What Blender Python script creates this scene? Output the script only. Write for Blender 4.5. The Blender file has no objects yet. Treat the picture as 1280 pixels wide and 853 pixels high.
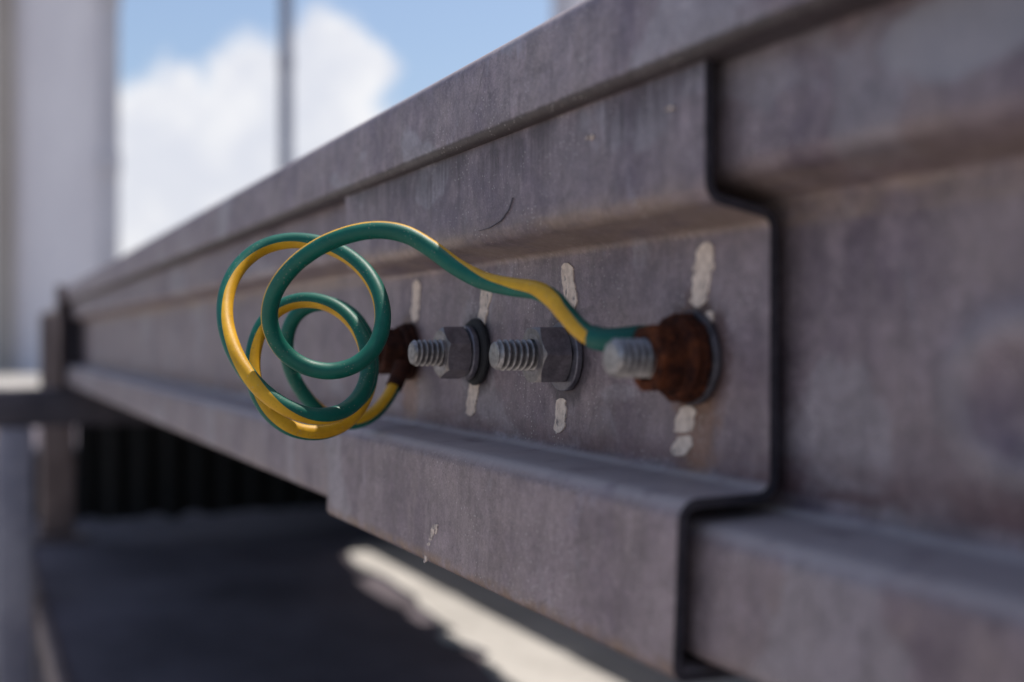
import bpy, bmesh, math, random
from mathutils import Vector, Matrix, noise
random.seed(7)
R = math.radians
scene = bpy.context.scene
COL = scene.collection

# ------------------------------------------------------------------ camera
F = 1500.0                      # focal length in pixels of a 1280 px wide picture
TH = math.atan(680.0 / F)       # the beam runs along +Y, the camera is turned right of it
CT, ST = math.cos(TH), math.sin(TH)
D = 0.1695                      # camera to beam web
ZC = 0.80                       # camera height
cam_d = bpy.data.cameras.new('camera')
cam = bpy.data.objects.new('camera', cam_d)
COL.objects.link(cam)
cam.location = (-D, 0, ZC)
cam.rotation_euler = (R(90), 0, -TH)
cam_d.sensor_width = 36.0
cam_d.lens = F / 1280 * 36
cam_d.clip_start = 0.01
cam_d.clip_end = 3000
cam_d.dof.use_dof = True
cam_d.dof.focus_distance = 0.388
cam_d.dof.aperture_fstop = 6.2
scene.camera = cam

# ------------------------------------------------------------------ light
SUN = Vector((0.31, 0.12, 0.95)).normalized()
elev = math.asin(SUN.z)
azim = math.atan2(SUN.x, SUN.y)
sd = bpy.data.lights.new('sun', 'SUN')
sd.energy = 5.0
sd.angle = R(0.53)
sd.color = (1.0, 0.94, 0.86)
so = bpy.data.objects.new('sun', sd)
COL.objects.link(so)
so.location = (1, 0, 4)
so.rotation_euler = (-SUN).to_track_quat('-Z', 'Y').to_euler()

scene.view_settings.view_transform = 'Standard'
scene.view_settings.look = 'None'
scene.view_settings.gamma = 1.0
scene.view_settings.exposure = 0.0
scene.view_settings.use_curve_mapping = False


def cdir(px, py):
    """world direction of a pixel of the 1280x853 picture"""
    X, Y, Z = (px - 640) / F, -(py - 426.5) / F, 1.0
    return Vector((X * CT + Z * ST, -X * ST + Z * CT, Y))


def at(px, py, Z):
    """point seen at a pixel, Z metres in front of the camera"""
    return Vector((-D, 0, ZC)) + cdir(px, py) * Z


def on_x(px, py, x):
    """point of the plane x = const seen at a pixel"""
    d = cdir(px, py)
    return Vector((-D, 0, ZC)) + d * ((x + D) / d.x)


class NT:
    """small node-tree helper"""
    def __init__(self, tree):
        self.t = tree
        self.n = tree.nodes
        self.l = tree.links

    def node(self, typ, **kw):
        n = self.n.new(typ)
        for k, v in kw.items():
            setattr(n, k, v)
        return n

    def put(self, sock, v):
        if isinstance(v, bpy.types.NodeSocket):
            self.l.new(v, sock)
        elif v is not None:
            sock.default_value = v

    def math(self, op, a, b=None, c=None, clamp=False):
        n = self.node('ShaderNodeMath', operation=op, use_clamp=clamp)
        for s, v in zip(n.inputs, (a, b, c)):
            self.put(s, v)
        return n.outputs[0]

    def vmath(self, op, a, b=None):
        n = self.node('ShaderNodeVectorMath', operation=op)
        self.put(n.inputs[0], a)
        if b is not None:
            self.put(n.inputs[1], b)
        return n.outputs['Value'] if op in ('DISTANCE', 'LENGTH', 'DOT_PRODUCT') else n.outputs[0]

    def ramp(self, fac, lo, hi, a=0.0, b=1.0):
        n = self.node('ShaderNodeMapRange', interpolation_type='SMOOTHSTEP')
        self.put(n.inputs[0], fac)
        for i, v in zip((1, 2, 3, 4), (lo, hi, a, b)):
            n.inputs[i].default_value = v
        return n.outputs[0]

    def noise(self, vec, scale, detail=4, rough=0.55, dist=0.0):
        n = self.node('ShaderNodeTexNoise')
        self.put(n.inputs['Vector'], vec)
        n.inputs['Scale'].default_value = scale
        n.inputs['Detail'].default_value = detail
        n.inputs['Roughness'].default_value = rough
        n.inputs['Distortion'].default_value = dist
        return n.outputs[0]

    def voronoi(self, vec, scale, out='Distance'):
        n = self.node('ShaderNodeTexVoronoi')
        self.put(n.inputs['Vector'], vec)
        n.inputs['Scale'].default_value = scale
        return n.outputs[out]

    def scale(self, vec, s):
        n = self.node('ShaderNodeMapping')
        self.put(n.inputs['Vector'], vec)
        n.inputs['Scale'].default_value = s
        return n.outputs[0]

    def mix(self, fac, a, b, mode='MIX'):
        n = self.node('ShaderNodeMix', data_type='RGBA', blend_type=mode)
        self.put(n.inputs[0], fac)
        for s, v in ((n.inputs[6], a), (n.inputs[7], b)):
            self.put(s, v if isinstance(v, bpy.types.NodeSocket) else tuple(v) + (1,) if len(v) == 3 else v)
        return n.outputs[2]


# sky: physical sky with scattered cumulus, all laid out by direction
world = bpy.data.worlds.new('World')
scene.world = world
world.use_nodes = True
w = NT(world.node_tree)
w.n.clear()
sky = w.node('ShaderNodeTexSky', sky_type='NISHITA')
sky.sun_disc = False
sky.sun_elevation = elev
sky.sun_rotation = azim
sky.altitude = 0
sky.air_density = 1.0
sky.dust_density = 2.2
sky.ozone_density = 2.0
bg_sky = w.node('ShaderNodeBackground')
w.l.new(sky.outputs[0], bg_sky.inputs[0])
bg_sky.inputs[1].default_value = 0.15
tc = w.node('ShaderNodeTexCoord').outputs['Generated']
dirn = w.vmath('NORMALIZE', tc)
PUFFS = [(165, 250, 150), (245, 180, 110), (330, 130, 95), (415, 85, 80), (400, 170, 110),
         (300, 240, 150), (450, 85, 55), (195, 160, 75), (90, 300, 170), (430, 230, 90)]
field = None
for px, py, r in PUFFS:
    c = cdir(px, py).normalized()
    dist = w.vmath('DISTANCE', dirn, tuple(c))
    f = w.math('SUBTRACT', 1.0, w.math('DIVIDE', dist, r * 0.92 / F))
    field = f if field is None else w.math('SMOOTH_MAX', field, f, 0.12)
warp = w.noise(dirn, 26, 6, 0.6)
field = w.math('ADD', field, w.math('MULTIPLY', w.math('SUBTRACT', warp, 0.5), 1.1))
field = w.math('ADD', field, w.math('MULTIPLY', w.math('SUBTRACT', w.noise(dirn, 62, 5, 0.6), 0.5), 0.5))
# the rest of the sky carries the same kind of scattered cumulus
flat = w.scale(dirn, (1, 1, 1.7))
far = w.noise(flat, 3.1, 7, 0.58, 0.2)
up = w.node('ShaderNodeSeparateXYZ')
w.l.new(dirn, up.inputs[0])
seen = w.vmath('DISTANCE', dirn, tuple(cdir(420, 60).normalized()))
far = w.math('MULTIPLY', w.ramp(far, 0.55, 0.66), w.ramp(seen, 0.28, 0.5))
mask = w.math('MAXIMUM', w.ramp(field, -0.08, 0.36), far)
mask = w.math('MULTIPLY', mask, w.ramp(up.outputs[2], -0.02, 0.03))
shade = w.ramp(w.noise(dirn, 14, 5, 0.6), 0.32, 0.68)
ccol = w.mix(shade, (0.76, 0.78, 0.86), (0.97, 0.965, 0.98))
bg_c = w.node('ShaderNodeBackground')
w.l.new(ccol, bg_c.inputs[0])
bg_c.inputs[1].default_value = 1.0
ms = w.node('ShaderNodeMixShader')
w.l.new(w.math('MULTIPLY', mask, 0.95), ms.inputs[0])
w.l.new(bg_sky.outputs[0], ms.inputs[1])
w.l.new(bg_c.outputs[0], ms.inputs[2])
wo = w.node('ShaderNodeOutputWorld')
w.l.new(ms.outputs[0], wo.inputs[0])


# ------------------------------------------------------------------ materials
def material(name):
    m = bpy.data.materials.new(name)
    m.use_nodes = True
    t = NT(m.node_tree)
    b = t.n['Principled BSDF']
    return m, t, b


def pos_of(t):
    return t.node('ShaderNodeNewGeometry').outputs['Position']


def bump(t, b, h, dist, strength=1.0, normal=None):
    n = t.node('ShaderNodeBump')
    n.inputs['Strength'].default_value = strength
    n.inputs['Distance'].default_value = dist
    t.put(n.inputs['Height'], h)
    if normal is not None:
        t.l.new(normal, n.inputs['Normal'])
    t.l.new(n.outputs[0], b.inputs['Normal'])
    return n.outputs[0]


BOLT_Y = (0.260, 0.3325, 0.405, 0.478)
BOLT_Z = ZC - 0.0043


def galvanised(name, tint, bolts=False, dusty=0.5, streak_top=None, lip=False):
    m, t, b = material(name)
    P = pos_of(t)
    sep = t.node('ShaderNodeSeparateXYZ')
    t.l.new(P, sep.inputs[0])
    big = t.noise(P, 22, 5, 0.6)
    mid = t.noise(P, 95, 5, 0.62)
    fine = t.noise(P, 900, 3, 0.6)
    dark = (tint[0] * 0.58, tint[1] * 0.54, tint[2] * 0.64)
    light = tuple(min(1, c * 1.34) for c in tint)
    col = t.mix(t.ramp(big, 0.34, 0.62), dark, tint)
    col = t.mix(t.math('MULTIPLY', t.ramp(mid, 0.42, 0.72), 0.7), col, light)
    # zinc patina spots and warm dust film
    spang = t.voronoi(t.vmath('ADD', P, t.vmath('MULTIPLY', t.node('ShaderNodeTexNoise').outputs[1], (0.004, 0.004, 0.004))), 130, 'Color')
    sp = t.node('ShaderNodeSeparateColor')
    t.l.new(spang, sp.inputs[0])
    col = t.mix(t.math('MULTIPLY', sp.outputs[0], 0.16), col, dark)
    dustn = t.noise(t.scale(P, (1, 1, 0.6)), 38, 6, 0.66)
    col = t.mix(t.math('MULTIPLY', t.ramp(dustn, 0.48, 0.72), dusty), col, (0.30, 0.235, 0.205))
    # vertical weather streaks
    st = t.noise(t.scale(P, (1, 1, 0.06)), 230, 4, 0.7)
    col = t.mix(t.math('MULTIPLY', t.ramp(st, 0.50, 0.70), 0.45), col, tuple(c * 0.5 for c in tint))
    col = t.mix(t.math('MULTIPLY', t.ramp(t.noise(t.scale(P, (1, 1, 0.08)), 110, 3, 0.6), 0.58, 0.78), 0.35), col, light)
    # pale bloom patches with definite edges
    patch = t.noise(t.scale(P, (1, 1, 1.3)), 13, 5, 0.5, 0.6)
    col = t.mix(t.math('MULTIPLY', t.ramp(patch, 0.565, 0.605), 0.6), col, (tint[0] * 1.25, tint[1] * 1.42, tint[2] * 1.45))
    # hairline scratches
    hl = t.noise(t.scale(P, (1, 1.0, 0.7)), 34, 1, 0.5, 0.4)
    hair = t.ramp(t.math('ABSOLUTE', t.math('SUBTRACT', hl, 0.5)), 0.006, 0.002)
    hair = t.math('MULTIPLY', hair, t.ramp(t.noise(P, 60, 2), 0.52, 0.6))
    col = t.mix(t.math('MULTIPLY', hair, 0.5), col, tuple(c * 0.4 for c in tint))
    grain = t.noise(P, 1500, 2, 0.7)
    col = t.mix(t.math('MULTIPLY', t.ramp(grain, 0.52, 0.72), 0.55), col, light)
    col = t.mix(t.math('MULTIPLY', t.ramp(grain, 0.48, 0.30), 0.55), col, dark)
    # handling scuffs and oily blotches
    sc1 = t.noise(t.scale(P, (1, 0.5, 1.6)), 48, 8, 0.74, 0.8)
    col = t.mix(t.math('MULTIPLY', t.ramp(sc1, 0.56, 0.66), 0.38), col, tuple(c * 0.55 for c in tint))
    sc2 = t.noise(t.scale(P, (1, 1.4, 0.8)), 30, 8, 0.72, 0.5)
    col = t.mix(t.math('MULTIPLY', t.ramp(sc2, 0.58, 0.68), 0.45), col, (tint[0] * 1.25, tint[1] * 1.4, tint[2] * 1.5))
    pit = t.voronoi(t.vmath('ADD', P, (0.3, 0.1, 0.2)), 700)
    col = t.mix(t.math('MULTIPLY', t.math('MULTIPLY', t.ramp(pit, 0.26, 0.12), t.ramp(t.noise(P, 33, 5, 0.6), 0.48, 0.6)), 0.65), col, tuple(c * 0.35 for c in tint))
    z = t.math('SUBTRACT', sep.outputs[2], ZC)
    if streak_top is not None:
        # grimy drips that start at a joint above and fade downwards
        ragged = t.math('ADD', z, t.math('MULTIPLY', t.math('SUBTRACT', t.noise(t.scale(P, (1, 1, 0.05)), 320, 4, 0.75), 0.5), 0.05))
        d1 = t.math('MULTIPLY', t.ramp(ragged, streak_top - 0.020, streak_top - 0.002), t.ramp(t.noise(P, 42, 3), 0.30, 0.52))
        col = t.mix(t.math('MULTIPLY', d1, 0.9), col, (0.085, 0.062, 0.072))
        spots = t.voronoi(t.scale(P, (1, 1, 0.45)), 420)
        d2 = t.math('MULTIPLY', t.ramp(spots, 0.30, 0.16), t.ramp(t.noise(P, 40, 4), 0.50, 0.62))
        d2 = t.math('MULTIPLY', d2, t.ramp(z, streak_top - 0.03, streak_top))
        col = t.mix(t.math('MULTIPLY', d2, 0.8), col, (0.05, 0.035, 0.045))
    # brown dust caught in the upper fold and along the lower fold
    fold = t.math('MULTIPLY', t.ramp(z, 0.0255, 0.0285), t.ramp(z, 0.0405, 0.033))
    fold = t.math('MULTIPLY', fold, t.ramp(t.noise(t.scale(P, (1, 0.25, 1)), 90, 5, 0.65), 0.30, 0.62))
    col = t.mix(t.math('MULTIPLY', fold, 0.7), col, (0.32, 0.235, 0.19))
    rim = t.ramp(z, -0.0705, -0.0735)
    rim = t.math('MULTIPLY', rim, t.ramp(t.noise(P, 120, 4, 0.65), 0.35, 0.6))
    col = t.mix(t.math('MULTIPLY', rim, 0.75), col, (0.22, 0.14, 0.10))
    low = t.math('MULTIPLY', t.ramp(z, -0.0235, -0.0335), t.ramp(z, -0.0362, -0.0348))
    low = t.math('MULTIPLY', low, t.ramp(t.noise(t.scale(P, (1, 0.3, 1)), 130, 5, 0.65), 0.32, 0.58))
    col = t.mix(t.math('MULTIPLY', low, 0.75), col, (0.125, 0.066, 0.070))
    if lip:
        lip_shade = t.ramp(t.math('ADD', z, t.math('MULTIPLY', t.math('SUBTRACT', t.noise(P, 140, 4, 0.7), 0.5), 0.0012)), 0.0668, 0.0656)
        col = t.mix(t.math('MULTIPLY', lip_shade, 0.9), col, (0.045, 0.033, 0.036))  # shadow line under the lip painted into the colour
    if bolts:
        for i, by in enumerate(BOLT_Y):
            dist = t.vmath('DISTANCE', P, (0.0, by, BOLT_Z))
            wob = t.math('ADD', dist, t.math('MULTIPLY', t.math('SUBTRACT', t.noise(P, 260, 5, 0.7), 0.5), 0.012))
            ring = t.ramp(wob, 0.0185, 0.0125)
            col = t.mix(t.math('MULTIPLY', ring, 0.8), col, (0.06, 0.048, 0.06) if i in (1, 2) else (0.10, 0.055, 0.05))  # grime and rust round each bolt, with its shadow darkened in
            if i in (0, 3):
                dz = t.vmath('DISTANCE', t.scale(P, (1, 1, 0.42)), (0.0, by, (BOLT_Z - 0.012) * 0.42))
                run = t.math('ADD', dz, t.math('MULTIPLY', t.math('SUBTRACT', t.noise(P, 180, 4, 0.7), 0.5), 0.014))
                col = t.mix(t.math('MULTIPLY', t.ramp(run, 0.013, 0.006), 0.55), col, (0.26, 0.13, 0.07))
    # pale mineral specks
    spk = t.voronoi(P, 620)
    keep = t.ramp(t.noise(P, 48, 4), 0.45, 0.60)
    col = t.mix(t.math('MULTIPLY', t.math('MULTIPLY', t.ramp(spk, 0.22, 0.11), keep), 0.8), col, (0.56, 0.51, 0.50))
    # strong tonal mottle of old zinc: blotches, grain and run marks multiplied over everything
    mo1 = t.ramp(t.noise(t.vmath('ADD', P, (1.7, 0.4, 0.9)), 75, 7, 0.72, 0.5), 0.34, 0.66, 0.85, 1.13)
    mo2 = t.ramp(t.noise(t.scale(t.vmath('ADD', P, (0.7, 2.4, 0.2)), (1, 1, 0.16)), 170, 5, 0.7), 0.35, 0.68, 1.03, 0.95)
    mo3 = t.ramp(t.noise(t.vmath('ADD', P, (0.2, 1.4, 0.6)), 420, 4, 0.7), 0.32, 0.68, 0.88, 1.11)
    mul = t.math('MULTIPLY', t.math('MULTIPLY', mo1, mo2), mo3)
    cmb = t.node('ShaderNodeCombineXYZ')
    for q in range(3):
        t.l.new(mul, cmb.inputs[q])
    col = t.vmath('MULTIPLY', col, cmb.outputs[0])
    if not bolts and not lip:
        # pale chalky bloom on the upper face and a paler oval ring on the web of the near length
        for cy, cz, ry, rz, hollow in ((0.158, 0.054, 0.020, 0.0085, 0), (0.158, -0.012, 0.021, 0.0145, 1)):
            dy = t.math('DIVIDE', t.math('SUBTRACT', sep.outputs[1], cy), ry)
            dz2 = t.math('DIVIDE', t.math('SUBTRACT', z, cz), rz)
            rr = t.math('SQRT', t.math('ADD', t.math('MULTIPLY', dy, dy), t.math('MULTIPLY', dz2, dz2)))
            rr = t.math('ADD', rr, t.math('MULTIPLY', t.math('SUBTRACT', t.noise(P, 70, 4, 0.6), 0.5), 0.9))
            if hollow:
                k = t.ramp(t.math('ABSOLUTE', t.math('SUBTRACT', rr, 1.0)), 0.34, 0.12)
            else:
                k = t.ramp(rr, 1.1, 0.85)
            col = t.mix(t.math('MULTIPLY', k, 0.22 if hollow else 0.6), col, (0.33, 0.315, 0.345))
    nz = t.node('ShaderNodeSeparateXYZ')
    t.l.new(t.node('ShaderNodeNewGeometry').outputs['Normal'], nz.inputs[0])
    dust_lit = t.math('MULTIPLY', t.ramp(nz.outputs[2], 0.25, 0.85), t.ramp(t.noise(P, 60, 6, 0.7), 0.20, 0.50))
    col = t.mix(t.math('MULTIPLY', dust_lit, 0.8), col, (0.43, 0.365, 0.36))  # dust on upward faces, its pale colour also paints the lit ledge
    t.l.new(col, b.inputs['Base Color'])
    t.l.new(t.math('MULTIPLY', t.math('SUBTRACT', 1.0, dust_lit), 0.35), b.inputs['Metallic'])
    t.l.new(t.math('ADD', t.math('MULTIPLY', mid, 0.22), 0.42), b.inputs['Roughness'])
    h = t.math('ADD', t.math('MULTIPLY', fine, 0.10), t.math('ADD', t.math('MULTIPLY', mid, 0.5), t.math('MULTIPLY', big, 1.0)))
    n1 = bump(t, b, h, 0.0006, 0.6)
    bump(t, b, t.ramp(spk, 0.30, 0.05), 0.0002, 0.5, n1)
    return m


def simple(name, c1, c2, scale, rough=0.6, metal=0.0, bdist=0.0005, bstr=0.5, spec=None, stretch=(1, 1, 1), detail=5):
    m, t, b = material(name)
    P = t.scale(pos_of(t), stretch)
    n = t.noise(P, scale, detail, 0.62)
    n2 = t.noise(P, scale * 7, 4, 0.6)
    f = t.math('ADD', t.math('MULTIPLY', t.ramp(n, 0.3, 0.7), 0.7), t.math('MULTIPLY', t.ramp(n2, 0.3, 0.7), 0.3))
    t.l.new(t.mix(f, c1, c2), b.inputs['Base Color'])
    t.l.new(t.math('ADD', t.math('MULTIPLY', n2, 0.2), rough - 0.1), b.inputs['Roughness'])
    b.inputs['Metallic'].default_value = metal
    if spec is not None:
        b.inputs['Specular IOR Level'].default_value = spec
    if bdist:
        bump(t, b, t.math('ADD', n, t.math('MULTIPLY', n2, 0.4)), bdist, bstr)
    return m


M = {}
M['beam'] = galvanised('galvanised_steel', (0.236, 0.186, 0.202), dusty=0.32)
M['splice'] = galvanised('galvanised_splice', (0.246, 0.194, 0.210), bolts=True, dusty=0.25, streak_top=0.067)
M['cap'] = galvanised('galvanised_cap', (0.290, 0.232, 0.246), dusty=0.34, lip=True)
M['cut'] = simple('dark_cut_edge', (0.012, 0.010, 0.016), (0.05, 0.042, 0.055), 260, 0.75, 0.1, 0.0003)
def thread_mat():
    m, t, b = material('zinc_thread')
    ob = t.node('ShaderNodeTexCoord').outputs['Object']
    r = t.vmath('LENGTH', t.vmath('MULTIPLY', ob, (0, 1, 1)))
    n = t.noise(ob, 420, 5, 0.65)
    n2 = t.noise(ob, 1500, 3, 0.6)
    zinc = t.mix(t.ramp(n, 0.3, 0.7), (0.20, 0.185, 0.19), (0.40, 0.375, 0.375))
    # grease and dirt lodged in the thread roots
    sep = t.node('ShaderNodeSeparateXYZ')
    t.l.new(ob, sep.inputs[0])
    body = t.ramp(sep.outputs[0], -0.0242, -0.0236)
    dirt = t.math('MULTIPLY', t.ramp(t.math('ADD', r, t.math('MULTIPLY', n2, 0.0003)), 0.0048, 0.0041), body)
    t.l.new(t.mix(t.math('MULTIPLY', dirt, 0.85), zinc, (0.05, 0.042, 0.045)), b.inputs['Base Color'])
    t.l.new(t.math('SUBTRACT', 0.8, t.math('MULTIPLY', dirt, 0.6)), b.inputs['Metallic'])
    t.l.new(t.math('ADD', t.math('MULTIPLY', n2, 0.3), 0.28), b.inputs['Roughness'])
    bump(t, b, t.math('ADD', n, n2), 0.0002, 0.5)
    return m


M['thread'] = thread_mat()
M['nut'] = simple('dull_zinc_nut', (0.125, 0.112, 0.125), (0.30, 0.27, 0.29), 220, 0.34, 0.55, 0.0003)
M['worn_zinc'] = simple('worn_zinc', (0.12, 0.105, 0.11), (0.28, 0.25, 0.25), 320, 0.42, 0.55, 0.0003)
M['washer'] = simple('dull_zinc_washer', (0.10, 0.095, 0.12), (0.24, 0.225, 0.26), 260, 0.45, 0.6, 0.0003)
M['dark_washer'] = simple('grimy_washer', (0.035, 0.032, 0.04), (0.12, 0.11, 0.13), 260, 0.55, 0.4, 0.0003)
M['rubber'] = simple('black_rubber', (0.008, 0.008, 0.010), (0.018, 0.017, 0.021), 240, 0.8, 0.0, 0.0003)
def rust_mat(name, dark, mid, bloom, amount):
    m, t, b = material(name)
    P = pos_of(t)
    n = t.noise(P, 230, 6, 0.68)
    n2 = t.noise(P, 900, 4, 0.7)
    n3 = t.noise(P, 130, 4, 0.6)
    c = t.mix(t.ramp(n, 0.36, 0.64), dark, mid)
    c = t.mix(t.math('MULTIPLY', t.ramp(t.math('ADD', t.math('MULTIPLY', n3, 0.6), t.math('MULTIPLY', n2, 0.4)), 0.48, 0.60), amount), c, bloom)
    c = t.mix(t.math('MULTIPLY', t.ramp(n2, 0.46, 0.34), 0.7), c, (0.010, 0.005, 0.006))
    t.l.new(c, b.inputs['Base Color'])
    b.inputs['Roughness'].default_value = 0.93
    b.inputs['Specular IOR Level'].default_value = 0.15
    bump(t, b, t.math('ADD', n, t.math('MULTIPLY', n2, 0.5)), 0.0014, 1.0)
    return m


M['rust'] = rust_mat('flaking_rust', (0.018, 0.007, 0.007), (0.085, 0.025, 0.012), (0.19, 0.055, 0.020), 0.7)
M['rust_dark'] = simple('dark_rust', (0.018, 0.009, 0.009), (0.070, 0.024, 0.014), 230, 0.92, 0.0, 0.0012, 0.9, spec=0.15)
def paint_mat(name, cover):
    m, t, b = material(name)
    P = pos_of(t)
    n = t.noise(P, 420, 4, 0.6)
    drag = t.noise(t.scale(P, (1, 1, 0.10)), 900, 4, 0.7)
    wear = t.noise(P, 330, 6, 0.72)
    c = t.mix(t.ramp(n, 0.3, 0.7), (0.58, 0.46, 0.39), (0.80, 0.66, 0.57))
    thin = t.math('ADD', t.math('MULTIPLY', drag, 0.5), t.math('MULTIPLY', wear, 0.5))
    c = t.mix(t.ramp(thin, cover, cover - 0.07), (0.20, 0.16, 0.165), c)
    t.l.new(c, b.inputs['Base Color'])
    b.inputs['Roughness'].default_value = 0.75
    bump(t, b, t.math('ADD', drag, n), 0.0003, 0.7)
    return m


M['paint'] = paint_mat('cream_paint', 0.615)
M['smear'] = paint_mat('worn_cream_paint', 0.54)
M['scratch'] = simple('dark_scratch', (0.08, 0.075, 0.10), (0.15, 0.14, 0.17), 420, 0.7, 0.0, 0.0)
M['concrete'] = simple('concrete', (0.20, 0.195, 0.20), (0.30, 0.29, 0.285), 6, 0.85, 0.0, 0.004, 0.6)
M['shaded_slab'] = simple('shade_darkened_slab', (0.060, 0.048, 0.058), (0.155, 0.130, 0.150), 3.2, 0.9, 0.0, 0.004, 0.7)  # slab colour darkened to stand in for shade under the deck
M['sunlit_concrete'] = simple('sunlit_concrete', (0.36, 0.34, 0.32), (0.50, 0.475, 0.45), 9, 0.85, 0.0, 0.003, 0.6)  # paler than the slab, paints its sunlit strip
M['ground'] = simple('dusty_ground', (0.30, 0.28, 0.26), (0.42, 0.40, 0.37), 2.5, 0.9, 0.0, 0.006, 0.6)
M['wall_white'] = simple('white_render', (0.70, 0.66, 0.70), (0.80, 0.76, 0.79), 1.2, 0.8, 0.0, 0.004, 0.3, stretch=(1, 1, 0.3))
M['trim'] = simple('grey_trim', (0.46, 0.44, 0.48), (0.56, 0.54, 0.58), 1.5, 0.7, 0.0, 0.003, 0.3, stretch=(1, 1, 0.3))
M['brown'] = simple('brown_pilaster', (0.33, 0.28, 0.25), (0.42, 0.37, 0.33), 1.5, 0.7, 0.0, 0.003, 0.3, stretch=(1, 1, 0.3))
M['pole'] = simple('painted_pole', (0.22, 0.22, 0.27), (0.34, 0.34, 0.39), 5, 0.5, 0.3, 0.001, 0.3)
M['dark_steel'] = simple('dark_weathered_steel', (0.035, 0.030, 0.042), (0.09, 0.075, 0.09), 18, 0.6, 0.3, 0.001, 0.5)
M['brown_steel'] = simple('rusty_steel', (0.12, 0.085, 0.08), (0.24, 0.18, 0.17), 22, 0.7, 0.2, 0.001, 0.5)
M['grey_steel'] = simple('grey_steel_post', (0.20, 0.19, 0.24), (0.34, 0.32, 0.37), 18, 0.55, 0.3, 0.001, 0.5)
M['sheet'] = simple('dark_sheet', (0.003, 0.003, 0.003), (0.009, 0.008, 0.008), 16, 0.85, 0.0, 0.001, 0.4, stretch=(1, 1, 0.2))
M['timber'] = simple('weathered_timber', (0.16, 0.13, 0.11), (0.30, 0.26, 0.22), 14, 0.85, 0.0, 0.002, 0.6, stretch=(0.15, 1, 1))
M['block'] = simple('dark_blockwork', (0.05, 0.045, 0.055), (0.11, 0.095, 0.11), 14, 0.9, 0.0, 0.003, 0.6)
M['leaf'] = simple('weed_leaf', (0.05, 0.08, 0.03), (0.12, 0.15, 0.05), 90, 0.6, 0.0, 0.0005, 0.4)


def pvc(name, c1, c2, scuff):
    m, t, b = material(name)
    P = pos_of(t)
    n = t.noise(P, 120, 5, 0.62)
    f = t.noise(P, 2600, 2, 0.6)
    col = t.mix(t.ramp(n, 0.3, 0.7), c1, c2)
    g = t.noise(P, 700, 4, 0.7)
    col = t.mix(t.math('MULTIPLY', t.ramp(g, 0.58, 0.70), 0.45), col, scuff)
    dust = t.voronoi(P, 900)
    col = t.mix(t.math('MULTIPLY', t.math('MULTIPLY', t.ramp(dust, 0.24, 0.12), t.ramp(t.noise(P, 90, 3), 0.48, 0.62)), 0.5), col, (0.34, 0.30, 0.24))
    t.l.new(col, b.inputs['Base Color'])
    t.l.new(t.math('ADD', t.math('MULTIPLY', n, 0.22), 0.36), b.inputs['Roughness'])
    b.inputs['Specular IOR Level'].default_value = 0.32
    b.inputs['Subsurface Weight'].default_value = 0.0
    bump(t, b, t.math('ADD', t.math('MULTIPLY', f, 0.35), n), 0.00025, 0.5)
    return m


M['green'] = pvc('green_pvc', (0.002, 0.090, 0.064), (0.003, 0.118, 0.083), (0.03, 0.11, 0.085))
M['yellow'] = pvc('yellow_pvc', (0.52, 0.27, 0.010), (0.66, 0.36, 0.016), (0.30, 0.17, 0.03))
M['shrink'] = pvc('green_shrink_tube', (0.002, 0.080, 0.065), (0.004, 0.10, 0.080), (0.03, 0.14, 0.11))


# ------------------------------------------------------------------ object helpers
def link(name, verts, faces, mats, parent=None, origin=None, smooth=None, fmat=None, kind=None):
    """one mesh object; verts in world coordinates, re-based on origin"""
    me = bpy.data.meshes.new(name)
    o0 = Vector(origin) if origin is not None else Vector((0, 0, 0))
    me.from_pydata([tuple(Vector(v) - o0) for v in verts], [], faces)
    for mt in (mats if isinstance(mats, (list, tuple)) else [mats]):
        me.materials.append(mt)
    if fmat:
        me.polygons.foreach_set('material_index', fmat)
    bm = bmesh.new()
    bm.from_mesh(me)
    bmesh.ops.recalc_face_normals(bm, faces=bm.faces)
    bm.to_mesh(me)
    bm.free()
    if smooth is not None:
        me.polygons.foreach_set('use_smooth', [True] * len(me.polygons))
        if smooth < 180:
            me.set_sharp_from_angle(angle=R(smooth))
    ob = bpy.data.objects.new(name, me)
    COL.objects.link(ob)
    if parent is not None:
        ob.parent = parent
        ob.location = o0 - Vector(parent['base'])
    else:
        ob.location = o0
    ob['base'] = tuple(o0)
    if kind:
        ob['kind'] = kind
    return ob


def tag(o, label, cat, group=None):
    o['label'] = label
    o['category'] = cat
    if group:
        o['group'] = group
    return o


def thing(name, loc, label, cat, group=None):
    e = bpy.data.objects.new(name, None)
    e.empty_display_size = 0.02
    COL.objects.link(e)
    e.location = loc
    e['base'] = tuple(loc)
    return tag(e, label, cat, group)


def box(x0, x1, y0, y1, z0, z1, bev=0.0):
    bm = bmesh.new()
    bmesh.ops.create_cube(bm, size=1.0)
    for v in bm.verts:
        v.co = Vector((x0 + (v.co.x + .5) * (x1 - x0), y0 + (v.co.y + .5) * (y1 - y0), z0 + (v.co.z + .5) * (z1 - z0)))
    if bev:
        bmesh.ops.bevel(bm, geom=bm.edges[:], offset=bev, segments=3, affect='EDGES', profile=0.5)
    bm.verts.index_update()
    vs = [v.co.copy() for v in bm.verts]
    fs = [[v.index for v in f.verts] for f in bm.faces]
    bm.free()
    return vs, fs


def join(*parts):
    V, Fc = [], []
    for v, f in parts:
        k = len(V)
        V += list(v)
        Fc += [[i + k for i in q] for q in f]
    return V, Fc


def block(name, dims, mat, parent=None, bev=0.002, smooth=40):
    v, f = box(*dims, bev=bev)
    return link(name, v, f, mat, parent, ((dims[0] + dims[1]) / 2, (dims[2] + dims[3]) / 2, dims[4]), smooth=smooth if bev else None)


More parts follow.
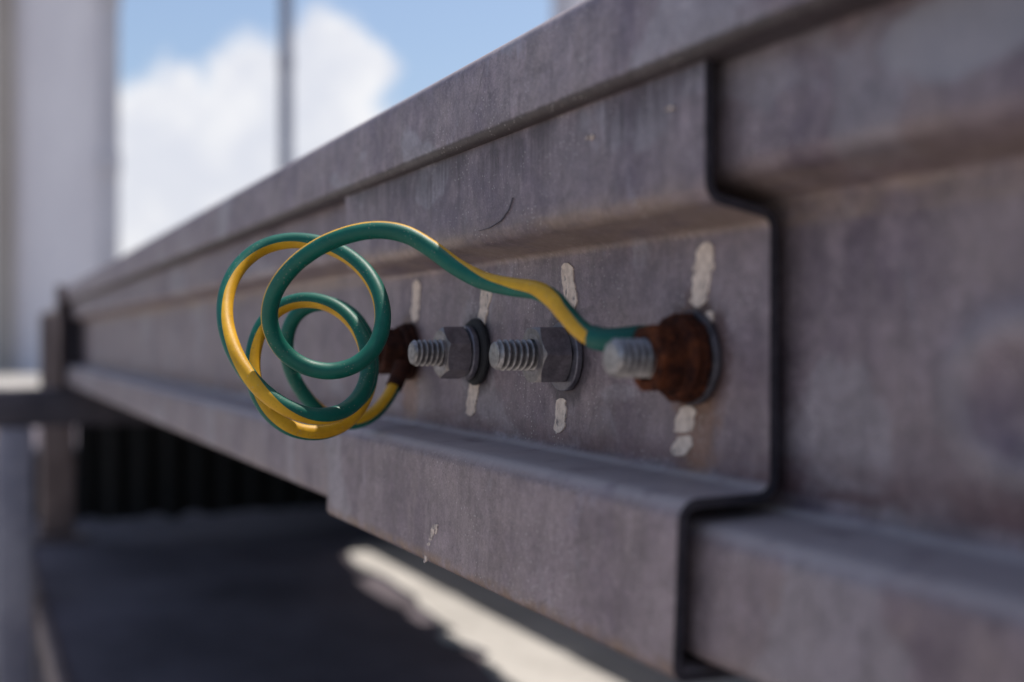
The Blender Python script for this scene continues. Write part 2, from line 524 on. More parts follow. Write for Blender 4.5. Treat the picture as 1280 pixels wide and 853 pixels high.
def rounded(pts, seg=7):
    """polyline with a radius at each inner corner: (a, b, r)"""
    out = []
    for i, (a, b, r) in enumerate(pts):
        p = Vector((a, b))
        if i == 0 or i == len(pts) - 1 or r == 0:
            out.append(p)
            continue
        u = (Vector(pts[i - 1][:2]) - p)
        v = (Vector(pts[i + 1][:2]) - p)
        un, vn = u.normalized(), v.normalized()
        ang = un.angle(vn)
        if abs(math.pi - ang) < 1e-3:
            out.append(p)
            continue
        d = min(r / math.tan(ang / 2), u.length * .48, v.length * .48)
        rr = d * math.tan(ang / 2)
        c = p + (un + vn).normalized() * (rr / math.sin(ang / 2))
        a0 = (p + un * d) - c
        a1 = (p + vn * d) - c
        tot = a0.angle_signed(a1)
        for k in range(seg + 1):
            an = -tot * k / seg
            out.append(c + Vector((a0.x * math.cos(an) - a0.y * math.sin(an), a0.x * math.sin(an) + a0.y * math.cos(an))))
    return out


def densify(pl, step):
    out = [pl[0]]
    for a, b in zip(pl, pl[1:]):
        n = max(1, int((b - a).length / step))
        for k in range(1, n + 1):
            out.append(a.lerp(b, k / n))
    return out


def offset(pl, d):
    """offset a (p, z) polyline towards the back of the sheet"""
    out = []
    for i, p in enumerate(pl):
        a = pl[max(0, i - 1)]
        b = pl[min(len(pl) - 1, i + 1)]
        t = (b - a).normalized()
        out.append(p + Vector((-t.y, t.x)) * -d)
    return out


def sheet(name, outer, thick, ys, mats, parent=None, disp=None, bevel=0.0006):
    """folded sheet: (p, z) profile, p outwards from the web (world x = -p), swept along y"""
    inner = offset(outer, thick)
    n = len(outer)
    V, Fc, mi = [], [], []
    for y in ys:
        for p in outer:
            q = disp(p.x, y, p.y) if disp else 0.0
            V.append((-(p.x + q), y, ZC + p.y))
        for p in inner:
            V.append((-p.x, y, ZC + p.y))
    m = 2 * n
    for j in range(len(ys) - 1):
        a, b = j * m, (j + 1) * m
        for i in range(n - 1):
            Fc.append([a + i, a + i + 1, b + i + 1, b + i]); mi.append(0)
            Fc.append([a + n + i + 1, a + n + i, b + n + i, b + n + i + 1]); mi.append(0)
        Fc.append([a, b, b + n, a + n]); mi.append(0)
        Fc.append([a + n - 1, a + 2 * n - 1, b + 2 * n - 1, b + n - 1]); mi.append(0)
    for j in (0, len(ys) - 1):
        a = j * m
        for i in range(n - 1):
            Fc.append([a + i, a + i + 1, a + n + i + 1, a + n + i]); mi.append(1)
    ob = link(name, V, Fc, mats, parent, (0, (ys[0] + ys[-1]) / 2, ZC - 0.08), smooth=40, fmat=mi)
    if bevel:
        md = ob.modifiers.new('edge', 'BEVEL')
        md.width = bevel
        md.segments = 2
        md.limit_method = 'ANGLE'
        md.angle_limit = R(60)
    return ob


def frange(a, b, step):
    n = max(1, round((b - a) / step))
    return [a + (b - a) * i / n for i in range(n + 1)]


# ------------------------------------------------------------------ setting
v, f = [(-400, -400, 0), (400, -400, 0), (400, 400, 0), (-400, 400, 0)], [[0, 1, 2, 3]]
g = link('ground', v, f, M['ground'], kind='structure')
SLAB = 0.37
block('pavement', (-0.06, 4.0, -2.5, 9.0, -0.05, SLAB), M['shaded_slab'], bev=0.012)['kind'] = 'structure'
block('kerb', (-0.068, -0.052, -2.5, 9.0, SLAB - 0.05, SLAB + 0.004), M['brown_steel'], bev=0.004)['kind'] = 'structure'
# sunlit strip of the slab painted as a pale patch, outlined along the light's edge
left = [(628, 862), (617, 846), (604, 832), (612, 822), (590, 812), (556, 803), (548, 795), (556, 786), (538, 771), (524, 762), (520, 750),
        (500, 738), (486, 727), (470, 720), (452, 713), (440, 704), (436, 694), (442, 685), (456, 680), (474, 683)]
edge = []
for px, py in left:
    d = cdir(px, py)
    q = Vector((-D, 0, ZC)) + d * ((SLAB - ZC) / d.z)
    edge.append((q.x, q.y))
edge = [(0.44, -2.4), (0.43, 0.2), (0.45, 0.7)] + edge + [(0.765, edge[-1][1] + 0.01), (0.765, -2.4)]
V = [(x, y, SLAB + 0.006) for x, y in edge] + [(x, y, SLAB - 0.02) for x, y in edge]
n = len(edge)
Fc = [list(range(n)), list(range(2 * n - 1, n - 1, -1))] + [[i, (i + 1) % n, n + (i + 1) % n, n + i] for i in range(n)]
link('sunlit_patch', V, Fc, M['sunlit_concrete'], None, (0.6, 0.5, SLAB), kind='structure')

# ------------------------------------------------------------------ beams, splice plate, cap rail
SPL = [(0.010, 0.075, 0), (0.018, 0.0725, 0.002), (0.018, 0.0318, 0.0052), (0.0, 0.0283, 0.0026), (0.0, -0.0350, 0.0034),
       (0.0248, -0.0355, 0.0054), (0.0265, -0.0765, 0.0035), (-0.004, -0.0772, 0)]
spl_line = rounded(SPL)
OFF = 0.0060
BEAM = [(-0.03, 0.0795, 0), (0.018 - OFF, 0.0795, 0.004), (0.018 - OFF, 0.0318 + OFF, 0.0052), (-OFF, 0.0283 + OFF - .0007, 0.002),
        (-OFF, -0.0350 - OFF + .0007, 0.003), (0.0248 - OFF, -0.0355 - OFF, 0.0052), (0.0265 - OFF, -0.0725, 0.004), (-0.03, -0.0725, 0)]
beam_line = densify(rounded(BEAM), 0.0035)


def dents(p, y, z):
    """shallow pressed oval and general waviness of the near length"""
    d = 0.00025 * noise.noise(Vector((p * 20, y * 16, z * 22)))
    if -0.03 < z < 0.03 and p < 0.0:
        r = math.hypot((y - 0.158) / 0.020, (z + 0.011) / 0.014)
        d += 0.0020 * math.exp(-((r - 1.0) / 0.26) ** 2) - 0.0008 * math.exp(-(r / 0.6) ** 2)
    return d


far_beam = sheet('steel_beam', beam_line, 0.003, frange(0.371, 2.148, 0.03), [M['beam'], M['cut']],
                 disp=lambda p, y, z: 0.00025 * noise.noise(Vector((p * 20, y * 16, z * 22))), bevel=0)
tag(far_beam, 'long folded grey steel beam running from the splice plate to the end bracket', 'beam', 'lengths of folded steel beam')
near_beam = sheet('steel_beam', beam_line, 0.003, frange(-0.42, 0.369, 0.004), [M['beam'], M['cut']], disp=dents, bevel=0)
tag(near_beam, 'folded grey steel beam with a pressed oval dent beside the dark splice joint', 'beam', 'lengths of folded steel beam')

splice = sheet('splice_plate', densify(spl_line, 0.004), 0.0025, frange(0.229, 0.512, 0.006), [M['splice'], M['cut']],
               disp=lambda p, y, z: 0.00018 * noise.noise(Vector((p * 25, y * 19 + 5, z * 25))), bevel=0.0003)
tag(splice, 'grey folded steel splice plate carrying four bolts and cream paint ticks', 'splice plate')

CAP = [(0.0125, 0.0655, 0), (0.0202, 0.0655, 0.0012), (0.0202, 0.0898, 0.0032), (-0.030, 0.0898, 0)]
cap = sheet('cap_rail', densify(rounded(CAP), 0.004), 0.002, frange(-0.42, 2.149, 0.02), [M['cap'], M['cut']],
            disp=lambda p, y, z: 0.0002 * noise.noise(Vector((p * 20 + 3, y * 12, z * 20))), bevel=0)
tag(cap, 'grey steel cap rail folded over the top of the beams', 'rail')


# cream paint ticks brushed on the web above and below each bolt
def stroke(pts, x, name='paint_mark', mat=None, thick=0.00018, parent=None, proud=None):
    """irregular brush stroke: pts = (px, py, half width px) on the plane x"""
    mat = mat or M['paint']
    L, Rr = [], []
    n = 26
    seg = len(pts) - 1
    for k in range(n + 1):
        u = k / n * seg
        i = min(int(u), seg - 1)
        fr = u - i
        a, b = pts[i], pts[i + 1]
        px, py, hw = (a[q] + (b[q] - a[q]) * fr for q in range(3))
        end = min(1.0, (min(k, n - k) / 2.6 + 0.28))
        jl = 1.0 + 0.4 * noise.noise(Vector((px * .08, py * .11, 1.7))) + .12 * noise.noise(Vector((px * .4, py * .5, 1.7)))
        jr = 1.0 + 0.4 * noise.noise(Vector((px * .08, py * .11, 9.1))) + .12 * noise.noise(Vector((px * .4, py * .5, 9.1)))
        L.append(on_x(px - hw * end * jl, py, x))
        Rr.append(on_x(px + hw * end * jr, py, x))
    V, Fc = [], []
    for dx in (0.0, -thick):
        for a in L + Rr:
            V.append((a.x + dx + (0.0003 if dx == 0 else 0), a.y, a.z))
    m = n + 1
    for k in range(n):
        Fc.append([2 * m + k, 2 * m + k + 1, 3 * m + k + 1, 3 * m + k])
        Fc.append([k, 2 * m + k, 2 * m + k + 1, k + 1])
        Fc.append([m + k, m + k + 1, 3 * m + k + 1, 3 * m + k])
    Fc.append([0, m, 3 * m, 2 * m])
    Fc.append([n, 2 * m + n, 3 * m + n, m + n])
    c = sum((Vector(q) for q in V), Vector()) / len(V)
    return link(name, V, Fc, mat, parent, c)


W = -0.00022
stroke([(521, 350, 4), (520, 375, 5), (518, 403, 4)], W, parent=splice)
stroke([(609, 340, 3), (608, 352, 6), (607, 376, 6), (602, 402, 5), (597, 411, 7)], W, parent=splice)
stroke([(595, 472, 5), (592, 492, 6), (588, 520, 5)], W, parent=splice)
stroke([(708, 329, 7), (710, 350, 8), (713, 372, 8), (714, 390, 5)], W, parent=splice)
stroke([(702, 498, 6), (701, 515, 7), (698, 541, 6)], W, parent=splice)
stroke([(884, 303, 9), (881, 330, 11), (876, 352, 12), (872, 384, 9)], W, parent=splice)
stroke([(888, 389, 4), (886, 400, 5), (884, 411, 3)], W, parent=splice)
stroke([(860, 508, 10), (857, 527, 11), (852, 541, 10)], W, parent=splice)
stroke([(857, 545, 9), (853, 557, 11), (849, 570, 9)], W, parent=splice)
for a in ([(544, 655, 2), (541, 664, 3), (538, 676, 2)], [(537, 678, 1.5), (534, 690, 2), (531, 704, 1.2)], [(547, 655, .8), (545, 668, 1)]):
    stroke(a, -0.02605, mat=M['smear'], parent=splice)
stroke([(840, 133, 2), (836, 136, 5), (832, 139, 2)], -0.0183, mat=M['smear'], parent=splice)
stroke([(741, 168, 1), (740, 171, 2), (738, 175, 1)], -0.0183, mat=M['smear'], parent=splice)
stroke([(735, 169, 1), (734, 172, 1.5), (733, 175, 1)], -0.0183, mat=M['smear'], parent=splice)
sc = stroke([(641, 247, .2), (636, 262, .35), (626, 276, .35), (612, 285, .4), (598, 289, .2)], -0.0183, 'scratch', M['scratch'], parent=splice)


# ------------------------------------------------------------------ bolts
def lathe(rings, n=48, jitter=0.0, seed=0, close=True, arc=1.0, skew=0.0):
    """rings of (p, r) or (p, function of angle) around the bolt axis; returns local verts (x=-p)"""
    V, Fc = [], []
    cols = n if arc >= 1 else n + 1
    for p, r in rings:
        for k in range(cols):
            a = 2 * math.pi * arc * k / n
            rr = r(a) if callable(r) else r
            pp = p(a) if callable(p) else p
            pp += skew * k / n
            vec = Vector((-pp, rr * math.cos(a), rr * math.sin(a)))
            if jitter:
                q = noise.noise_vector(vec * 240 + Vector((seed, seed * 2, 0)))
                q2 = noise.noise_vector(vec * 700 + Vector((seed, 0, seed)))
                vec += q * jitter + q2 * jitter * 0.45
            V.append(vec)
    for i in range(len(rings) - 1):
        for k in range(n):
            k2 = (k + 1) % cols if arc >= 1 else k + 1
            Fc.append([i * cols + k, i * cols + k2, (i + 1) * cols + k2, (i + 1) * cols + k])
    if arc < 1:
        for k in (0, n):
            Fc.append([i * cols + k for i in range(len(rings))])
    elif close:
        Fc.append(list(range(cols))[::-1])
        Fc.append([(len(rings) - 1) * cols + k for k in range(cols)])
    return V, Fc


def nut_mesh(p0, p1, af, rot, hole=0.0049, jitter=0.0, seed=0, n=72):
    def hexr(a):
        b = (a - rot + math.pi / 6) % (math.pi / 3) - math.pi / 6
        return af / 2 / math.cos(b)
    rc = af / 2 * 0.985
    rings = [(p0, hole), (p0, rc)]
    lo = lambda a: p0 + max(0, hexr(a) - rc) * 0.55
    hi = lambda a: p1 - max(0, hexr(a) - rc) * 0.62
    steps = 6
    for s in range(steps + 1):
        u = s / steps
        rings.append(((lambda a, u=u: lo(a) * (1 - u) + hi(a) * u), hexr))
    rings += [(p1, rc), (p1, (rc + hole) / 2), (p1, hole), (p0, hole)]
    return lathe(rings, n, jitter, seed, close=False)


def stud_mesh(length, radius=0.0049, pitch=0.0020, depth=0.0011, ph=0.0):
    V, Fc = [], []
    n, m = 40, int(length / pitch * 12)
    for j in range(m + 1):
        p = length * j / m
        for k in range(n):
            a = 2 * math.pi * k / n
            u = ((p / pitch) - k / n + ph) % 1.0
            tri = abs(u * 2 - 1)
            tri = min(1.0, max(0.0, (tri - 0.16) / 0.66))
            r = radius - depth * tri
            fall = max(0.0, p - (length - 0.0012))
            r = min(r, radius - 0.0001 - fall * 0.8)
            V.append(Vector((-p, r * math.cos(a), r * math.sin(a))))
    for j in range(m):
        for k in range(n):
            k2 = (k + 1) % n
            Fc.append([j * n + k, j * n + k2, (j + 1) * n + k2, (j + 1) * n + k])
    # slightly domed tip
    base = m * n
    r0 = radius - 0.00106
    for rr, dp in ((0.92, 0.0001), (0.4, 0.00012)):
        b2 = len(V)
        for k in range(n):
            a = 2 * math.pi * k / n
            V.append(Vector((-(length + dp), r0 * rr * math.cos(a), r0 * rr * math.sin(a))))
        for k in range(n):
            k2 = (k + 1) % n
            Fc.append([base + k, base + k2, b2 + k2, b2 + k])
        base = b2
    Fc.append([base + k for k in range(n)])
    return V, Fc


def ring_mesh(p0, p1, ri, ro, bev=0.0003, n=56, jitter=0.0, seed=0):
    prof = [(p0, ri), (p0, ro - bev), (p0 + bev, ro), (p1 - bev, ro), (p1, ro - bev), (p1, (ri + ro) / 2), (p1, ri), (p0, ri)]
    return lathe(prof, n, jitter, seed, close=False)


def part(name, mesh, mat, root, off=(0, 0, 0), smooth=32, fmat=None):
    base = Vector(root['base'])
    V = [Vector(q) + base + Vector(off) for q in mesh[0]]
    return link(name, V, mesh[1], mat, root, base, smooth=smooth, fmat=fmat)


worn = [1 if 8 <= i // 72 < 10 else 0 for i in range(12 * 72)]      # front face and chamfer rubbed bright

labels = ['rusty flanged bolt where the green wire end is clamped under cream tick',
          'grey zinc bolt with flat washer between rusty bolt and rubber washer bolt',
          'grey zinc bolt with split washer standing on a black rubber washer',
          'dark rusty bolt behind the wire coil where the yellow tail ends']
bolts = []
for i, by in enumerate(BOLT_Y):
    e = thing('bolt', (0, by, BOLT_Z), labels[i], 'bolt', 'bolts through the splice plate')
    bolts.append(e)
# near rusty bolt
e = bolts[0]
part('stud', stud_mesh(0.0248, 0.0051), M['thread'], e)
part('washer', ring_mesh(0.0003, 0.0022, 0.0056, 0.0121, jitter=0.0002, seed=1), M['dark_washer'], e)
part('ring_terminal', ring_mesh(0.0025, 0.0050, 0.0056, 0.0113, jitter=0.0006, seed=3), M['rust'], e)
part('flange', lathe([(0.0052, 0.0055), (0.0052, 0.0110), (0.0065, 0.0112), (0.0076, 0.0104), (0.0084, 0.0096), (0.0084, 0.0055), (0.0052, 0.0055)],
                     64, 0.0006, 5, close=False), M['rust'], e)
part('nut', nut_mesh(0.0080, 0.0150, 0.0162, R(24), 0.0053, 0.0005, 8), M['rust'], e, smooth=50)
# zinc bolt
e = bolts[1]
part('stud', stud_mesh(0.0247, ph=.3), M['thread'], e)
part('washer', ring_mesh(0.0003, 0.0023, 0.0053, 0.0109, jitter=0.0001, seed=2), M['washer'], e, off=(0, -0.0004, -0.0004))
part('nut', nut_mesh(0.0025, 0.0122, 0.0168, R(28), jitter=0.00009, seed=4), [M['nut'], M['worn_zinc']], e, smooth=28, fmat=worn)
# zinc bolt on rubber
e = bolts[2]
part('stud', stud_mesh(0.0252, ph=.6), M['thread'], e)
part('rubber_washer', ring_mesh(0.0002, 0.0024, 0.0053, 0.0122, 0.0006, jitter=0.0002, seed=6), M['rubber'], e, off=(0, -0.0012, 0.0004))
prof = [(0.0027, 0.0053), (0.0027, 0.0096), (0.0030, 0.0099), (0.0046, 0.0099), (0.0049, 0.0096), (0.0049, 0.0053), (0.0027, 0.0053)]
part('split_washer', lathe(prof, 56, 0.0001, 2, close=False, arc=0.975, skew=0.0006), M['washer'], e)
part('nut', nut_mesh(0.0054, 0.0145, 0.0166, R(10), jitter=0.00009, seed=11), [M['nut'], M['worn_zinc']], e, smooth=28, fmat=worn)
# far rusty bolt
e = bolts[3]
part('stud', stud_mesh(0.0200, 0.0050, depth=0.0007), M['rust_dark'], e)
part('washer', ring_mesh(0.0003, 0.0024, 0.0055, 0.0120, jitter=0.0004, seed=12), M['rust_dark'], e)
part('ring_terminal', ring_mesh(0.0028, 0.0052, 0.0055, 0.0112, jitter=0.0006, seed=9), M['rust_dark'], e)
part('nut', nut_mesh(0.0055, 0.0140, 0.0174, R(16), 0.0052, 0.0006, 14), M['rust_dark'], e, smooth=50)


# ------------------------------------------------------------------ earth wire
# (px, py, metres from the camera plane, turn of the yellow stripe in degrees)
PATH = [
    (832, 425, .3155, -95), (818, 421, .3140, -88), (803, 420, .313, -80), (780, 424, .3135, -70), (757, 427, .315, -60), (738, 423, .3175, -45), (722, 411, .322, -38), (706, 391, .327, -35), (694, 373, .332, -12), (675, 359, .338, 32),
    (640, 361, .345, 58), (604, 355, .352, 80), (570, 337, .358, 102), (540, 310, .362, 112), (510, 289, .364, 118),
    (475, 284, .365, 120), (437, 290, .365, 121), (396, 306, .366, 122), (360, 333, .369, 122), (336, 368, .373, 123),
    (331, 402, .377, 126), (345, 438, .380, 134), (375, 461, .382, 148), (412, 470, .383, 162), (447, 461, .384, 175),
    (473, 437, .386, 195), (483, 405, .389, 225), (479, 370, .394, 246), (462, 339, .400, 256), (435, 316, .406, 264),
    (400, 301, .410, 280), (362, 297, .411, 296), (326, 305, .409, 300), (297, 328, .404, 307), (280, 361, .397, 316),
    (277, 397, .389, 322), (287, 433, .382, 332), (304, 465, .377, 352), (328, 493, .375, 386), (360, 515, .376, 425),
    (396, 526, .380, 455), (430, 520, .386, 480), (452, 500, .393, 510), (464, 470, .400, 550), (462, 438, .406, 595),
    (450, 409, .411, 620), (429, 386, .415, 634), (402, 374, .418, 645), (372, 372, .419, 653), (345, 383, .418, 662),
    (325, 405, .416, 674), (315, 434, .413, 682), (313, 466, .410, 686), (320, 497, .408, 690), (338, 523, .408, 694),
    (365, 541, .410, 702), (396, 545, .414, 715), (427, 537, .420, 735), (450, 516, .426, 790), (464, 484, .431, 850),
    (468, 450, .435, 890), (461, 418, .439, 900), (443, 391, .442, 900), (416, 376, .444, 900), (387, 377, .446, 905),
    (364, 393, .448, 910), (355, 421, .449, 915), (357, 452, .451, 922), (369, 482, .454, 935), (390, 509, .458, 960),
    (415, 529, .463, 1000), (443, 534, .468, 1035), (468, 522, .475, 1045), (487, 499, .483, 1048), (499, 471, .489, 1050), (503, 455, .492, 1050)]


def catmull(rows, per):
    out = []
    n = len(rows)
    for i in range(n - 1):
        p0, p1, p2, p3 = rows[max(0, i - 1)], rows[i], rows[i + 1], rows[min(n - 1, i + 2)]
        for k in range(per):
            t = k / per
            out.append([0.5 * ((2 * b) + (c - a) * t + (2 * a - 5 * b + 4 * c - d) * t * t + (3 * b - a - 3 * c + d) * t ** 3)
                        for a, b, c, d in zip(p0, p1, p2, p3)])
    out.append(list(rows[-1]))
    return out


rows = [list(at(px, py, Z)) + [a] for px, py, Z, a in PATH]
# lightly relax the hand-placed points so the wire bends like stiff copper
for it in range(2):
    rows = [rows[0]] + [[(a + 4 * b + c) / 6 if q < 3 else b for q, (a, b, c) in enumerate(zip(r0, r1, r2))]
                        for r0, r1, r2 in zip(rows, rows[1:], rows[2:])] + [rows[-1]]
fine = catmull(rows, 9)
WR = 0.0027
NS = 24
YEL = 8                      # of NS faces around, the yellow stripe
EYE = Vector((-D, 0, ZC))


def tube(seq, radius, stripe, cap_r=1.0):
    V, Fc, mi = [], [], []
    cnt = len(seq)
    for i, row in enumerate(seq):
        p = Vector(row[:3])
        T = (Vector(seq[min(cnt - 1, i + 1)][:3]) - Vector(seq[max(0, i - 1)][:3])).normalized()
        Vw = (EYE - p).normalized()
        N1 = (Vw - T * Vw.dot(T)).normalized()
        N2 = T.cross(N1)
        a0 = R(row[3])
        wob = 1 + 0.012 * noise.noise(p * 160)
        for k in range(NS):
            a = a0 + 2 * math.pi * (k - YEL / 2) / NS
            V.append(p + (N1 * math.cos(a) + N2 * math.sin(a)) * radius * wob)
    for i in range(cnt - 1):
        for k in range(NS):
            k2 = (k + 1) % NS
            Fc.append([i * NS + k, i * NS + k2, (i + 1) * NS + k2, (i + 1) * NS + k])
            mi.append(1 if stripe and k < YEL else 0)
    Fc.append(list(range(NS))[::-1]); mi.append(0)
    Fc.append([(cnt - 1) * NS + k for k in range(NS)]); mi.append(0)
    return V, Fc, mi


wire_e = thing('earth_wire', tuple(fine[-1][:3]), 'green and yellow striped earth wire looped in a loose coil between rusty bolts', 'wire')
V, Fc, mi = tube(fine, WR, True)
o = link('insulation', V, Fc, [M['green'], M['yellow']], wire_e, fine[-1][:3], smooth=180, fmat=mi)
V, Fc, mi = tube(fine[:45], WR + 0.00045, False)
o = link('shrink_sleeve', V, Fc, [M['shrink']], wire_e, fine[0][:3], smooth=60, fmat=mi)
o['label'] = 'plain green sleeve over the wire end'

V, Fc, mi = tube(fine[-14:], WR + 0.0007, False)
link('crimp_barrel', V, Fc, [M['rust_dark']], wire_e, fine[-1][:3], smooth=60, fmat=mi)

# ------------------------------------------------------------------ platform behind the beam
end = thing('end_bracket', (0.0, 2.155, ZC - 0.082), 'dark steel end bracket closing the far end of the beam', 'bracket')
block('plate', (-0.034, 0.05, 2.150, 2.160, ZC - 0.0775, ZC + 0.094), M['dark_steel'], end, 0.002)
block('lip', (-0.036, -0.028, 2.112, 2.1495, ZC - 0.0770, ZC + 0.0935), M['brown_steel'], end, 0.003)
v, f = join(box(-0.20, 0.60, 2.130, 2.190, ZC - 0.142, ZC - 0.0785, 0.004))
cross = link('cross_beam', v, f, M['dark_steel'], None, (0.13, 2.16, ZC - 0.142), smooth=40)
tag(cross, 'dark steel cross beam under the bracketed far end of the beam', 'beam')

p1 = thing('support_post', (-0.10, 2.16, 0.0), 'grey square steel post standing on low ground outside the plinth edge', 'post', 'posts carrying the platform')
block('shaft', (-0.128, -0.072, 2.132, 2.188, 0.012, ZC - 0.143), M['grey_steel'], p1, 0.004)
block('base_plate', (-0.17, -0.0685, 2.09, 2.23, 0.0, 0.012), M['grey_steel'], p1, 0.002)
p2 = thing('support_post', (0.0, 2.76, SLAB), 'brown steel corner post on the plinth beside the dark corrugated panel', 'post', 'posts carrying the platform')
block('shaft', (-0.028, 0.040, 2.74, 2.80, SLAB + 0.010, ZC + 0.06), M['brown_steel'], p2, 0.004)
block('base_plate', (-0.055, 0.068, 2.71, 2.83, SLAB, SLAB + 0.010), M['brown_steel'], p2, 0.002)
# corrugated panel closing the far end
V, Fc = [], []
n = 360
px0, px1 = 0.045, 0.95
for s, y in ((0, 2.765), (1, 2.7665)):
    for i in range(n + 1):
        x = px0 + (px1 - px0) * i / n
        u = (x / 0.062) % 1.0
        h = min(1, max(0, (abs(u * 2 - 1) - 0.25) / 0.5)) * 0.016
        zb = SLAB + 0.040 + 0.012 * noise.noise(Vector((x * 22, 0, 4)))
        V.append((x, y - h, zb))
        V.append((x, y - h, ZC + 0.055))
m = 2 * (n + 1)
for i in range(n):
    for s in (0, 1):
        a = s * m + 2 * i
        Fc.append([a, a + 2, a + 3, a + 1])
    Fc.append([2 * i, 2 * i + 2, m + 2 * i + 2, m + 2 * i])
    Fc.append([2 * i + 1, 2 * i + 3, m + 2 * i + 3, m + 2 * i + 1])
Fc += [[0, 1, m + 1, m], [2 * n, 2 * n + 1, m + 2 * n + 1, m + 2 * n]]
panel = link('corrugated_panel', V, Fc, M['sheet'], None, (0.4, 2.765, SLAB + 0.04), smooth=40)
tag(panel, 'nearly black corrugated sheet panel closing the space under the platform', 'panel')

# unseen deck boards across the platform, uneven ends added to shape the ground shadow
deck = thing('deck', (0.3, 1.2, ZC + 0.046), 'unseen timber plank deck behind the cap rail, ends shaped for its ground shadow', 'deck')
y = -0.55
wd = 0.0775
while y < 3.4:
    base = 0.588 + max(0.0, y - 1.2) * 0.05
    if y > 2.38:
        base = 0.86  # longer boards added to cut off the sunlit strip
    step = 0.022 if math.sin(y * 9.0) > 0.35 else 0.0
    x1 = base + step + random.uniform(-0.010, 0.010)
    x0 = 0.004 + random.uniform(-.001, .001)
    block('plank', (x0, x1, y, y + wd - 0.0004, ZC + 0.0575 + random.uniform(0, .0012), ZC + 0.0722), M['timber'], deck, 0.0025)
    y += wd
for xx in (0.30, 0.54):
    block('joist', (xx, xx + 0.045, -0.5, 2.7, ZC - 0.010, ZC + 0.057), M['dark_steel'], deck, 0.003)
    block('hanger', (xx, xx + 0.045, 2.135, 2.185, ZC - 0.0782, ZC - 0.0103), M['dark_steel'], deck, 0.002)

# low block wall standing behind the platform
wall = thing('block_wall', (0.84, 1.2, SLAB), 'dark low block wall with brown pilasters behind the plank deck', 'wall')
zt = SLAB
row = 0
while zt < ZC + 0.03:
    h = 0.128
    yy = -0.9 - (0.12 if row % 2 else 0.0)
    while yy < 3.9:
        block('block', (0.757 + random.uniform(-.003, .003), 0.90, yy, yy + 0.232, zt, zt + h - 0.008), M['block'], wall, 0.004)
        yy += 0.24
    block('mortar', (0.766, 0.893, -0.9, 3.95, zt + h - 0.0085, zt + h + 0.0005), M['concrete'], wall, 0)
    zt += h
    row += 1
for k in range(12):
    block('shadow_coping', (0.745, 0.91, -0.9 + k * 0.405, -0.9 + k * 0.405 + 0.4, zt + 0.001, zt + 0.045), M['block'], wall, 0.006)  # unseen course added to raise the wall and widen its shadow
for yy in (0.95, 1.62, 2.15):
    block('pilaster', (0.722, 0.752, yy, yy + 0.09, SLAB + 0.006, SLAB + 0.20), M['brown_steel'], wall, 0.004)

# ------------------------------------------------------------------ background
def bldg_frame(px, Z):
    return at(px, 426.5, Z)


def quad_box(px0, px1, Z, depth, z0, z1):
    """box whose front faces the camera side, spanning two pixel columns at distance Z"""
    a, b = at(px0, 426.5, Z), at(px1, 426.5, Z)
    rd = cdir(px1 - 2, 426.5) if px1 < 640 else cdir(px0 + 2, 426.5)
    dv = Vector((rd.x, rd.y, 0)).normalized() * depth
    V = []
    for q in (a, b, b + dv, a + dv):
        V.append((q.x, q.y, z0))
    for q in (a, b, b + dv, a + dv):
        V.append((q.x, q.y, z1))
    return V, [[0, 1, 5, 4], [1, 2, 6, 5], [2, 3, 7, 6], [3, 0, 4, 7], [4, 5, 6, 7], [0, 3, 2, 1]]


c = at(0, 426.5, 30)
b1 = thing('building', (c.x, c.y, 0), 'tall white rendered building with grey corner trim and brown pilaster', 'building')
v, f = quad_box(-620, 148, 30, 14, 0, 15)
link('wall', v, f, M['wall_white'], b1, (c.x, c.y, 0))
v, f = quad_box(126, 149, 29.8, 0.45, 0, 14.9)
tr = link('corner_trim', v, f, M['trim'], b1, (c.x, c.y, 0))
tr['base'] = b1['base']
for z0 in (5.0, 9.2):
    v, f = quad_box(122.5, 151, 29.72, 0.6, z0, z0 + 0.5)
    link('joint_band', v, f, M['trim'], b1, (c.x, c.y, 0))
for p0, p1_ in ((-8, 17), (-170, -145), (-330, -305)):
    v, f = quad_box(p0, p1_, 29.75, 0.5, 0, 13.8)
    link('pilaster', v, f, M['brown'], b1, (c.x, c.y, 0))
v, f = quad_box(-622, 151, 29.6, 14.6, 15, 15.4)
link('parapet', v, f, M['trim'], b1, (c.x, c.y, 0))

c = at(700, 426.5, 46)
b2 = thing('building', (c.x, c.y, 0), 'pale grey building just showing over the cap rail', 'building')
v, f = quad_box(694, 1200, 46, 12, 0, 19)
link('wall', v, f, M['wall_white'], b2, (c.x, c.y, 0))
v, f = quad_box(690, 712, 45.8, 0.4, 0, 18.9)
link('corner_trim', v, f, M['trim'], b2, (c.x, c.y, 0))

# lamp post
c = at(357.5, 426.5, 14)
pole = thing('lamp_post', (c.x, c.y, 0), 'slim grey metal post rising behind the beam in front of the cloud', 'post')


def vlathe(rings, n=32):
    V, Fc = [], []
    for z, r in rings:
        for k in range(n):
            a = 2 * math.pi * k / n
            V.append((c.x + r * math.cos(a), c.y + r * math.sin(a), z))
    for i in range(len(rings) - 1):
        for k in range(n):
            k2 = (k + 1) % n
            Fc.append([i * n + k, i * n + k2, (i + 1) * n + k2, (i + 1) * n + k])
    Fc.append(list(range(n))); Fc.append([(len(rings) - 1) * n + k for k in range(n)])
    return V, Fc


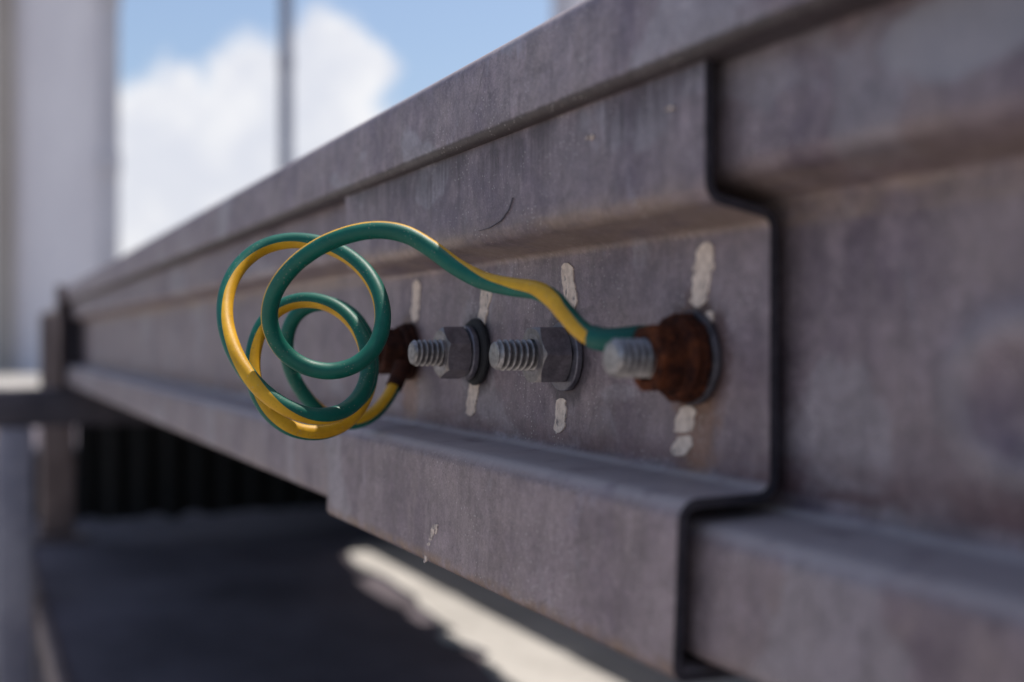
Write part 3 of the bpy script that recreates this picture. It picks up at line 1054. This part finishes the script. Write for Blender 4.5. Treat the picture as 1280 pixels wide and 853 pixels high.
v, f = vlathe([(0.02, 0.095), (1.2, 0.092), (1.25, 0.085), (9.0, 0.072), (9.02, 0.05)])
link('shaft', v, f, M['pole'], pole, (c.x, c.y, 0), smooth=40)
v, f = vlathe([(0.0, 0.2), (0.03, 0.2), (0.035, 0.1), (0.09, 0.098)])
link('base_flange', v, f, M['pole'], pole, (c.x, c.y, 0), smooth=40)
v, f = vlathe([(3.98, 0.086), (4.0, 0.092), (4.12, 0.092), (4.14, 0.086)])
link('collar', v, f, M['pole'], pole, (c.x, c.y, 0), smooth=40)
v, f = vlathe([(9.02, 0.06), (9.1, 0.22), (9.3, 0.25), (9.42, 0.12), (9.45, 0.02)])
link('lamp_head', v, f, M['wall_white'], pole, (c.x, c.y, 0), smooth=40)

# kerb stone run across the yard seen between the posts
kb = block('kerb_stone', (-1.6, 0.8, 9.6, 9.8, 0.0, 0.17), M['concrete'], None, 0.02)
tag(kb, 'low pale concrete kerb across the yard seen between the posts', 'kerb')


ub = thing('gap_dark_box', (0.02, 3.28, SLAB), 'low dark box added beyond the brown corner post to darken the gap', 'box')
block('body', (-0.042, 0.13, 3.2, 3.36, SLAB, 0.50), M['dark_steel'], ub, 0.006)  # added box, hides the bright yard in the gap between the posts
block('lid', (-0.046, 0.134, 3.196, 3.364, 0.501, 0.525), M['dark_steel'], ub, 0.006)

# weeds in the corner between plinth and post
def weed(base, n, size, label):
    e = thing('weed', base, label, 'plant', 'weeds at the plinth foot')
    for k in range(n):
        a = random.uniform(0, 2 * math.pi)
        L = size * random.uniform(.6, 1.1)
        lean = random.uniform(.25, .8)
        Vv, Ff = [], []
        for s in range(7):
            u = s / 6
            wd_ = 0.16 * L * math.sin(math.pi * min(1, u * .93 + .05)) ** 0.8
            r = L * lean * u
            z = L * (u - 0.45 * lean * u * u)
            ctr = Vector(base) + Vector((math.cos(a) * r, math.sin(a) * r, z + 0.002))
            side = Vector((-math.sin(a), math.cos(a), 0)) * wd_
            for q in (-1, 0, 1):
                Vv.append(ctr + side * q + Vector((0, 0, (abs(q) - .5) * wd_ * .35)))
        for s in range(6):
            for q in (0, 1):
                i = s * 3 + q
                Ff.append([i, i + 1, i + 4, i + 3])
        link('leaf', Vv, Ff, M['leaf'], e, base, smooth=180)


weed((-0.11, 2.75, 0.0), 14, 0.16, 'leafy weed on the low ground behind the outer post')
weed((-0.095, 1.80, 0.0), 10, 0.11, 'small leafy weed at the plinth foot in front of the outer post')

for o in bpy.data.objects:
    if 'base' in o:
        del o['base']
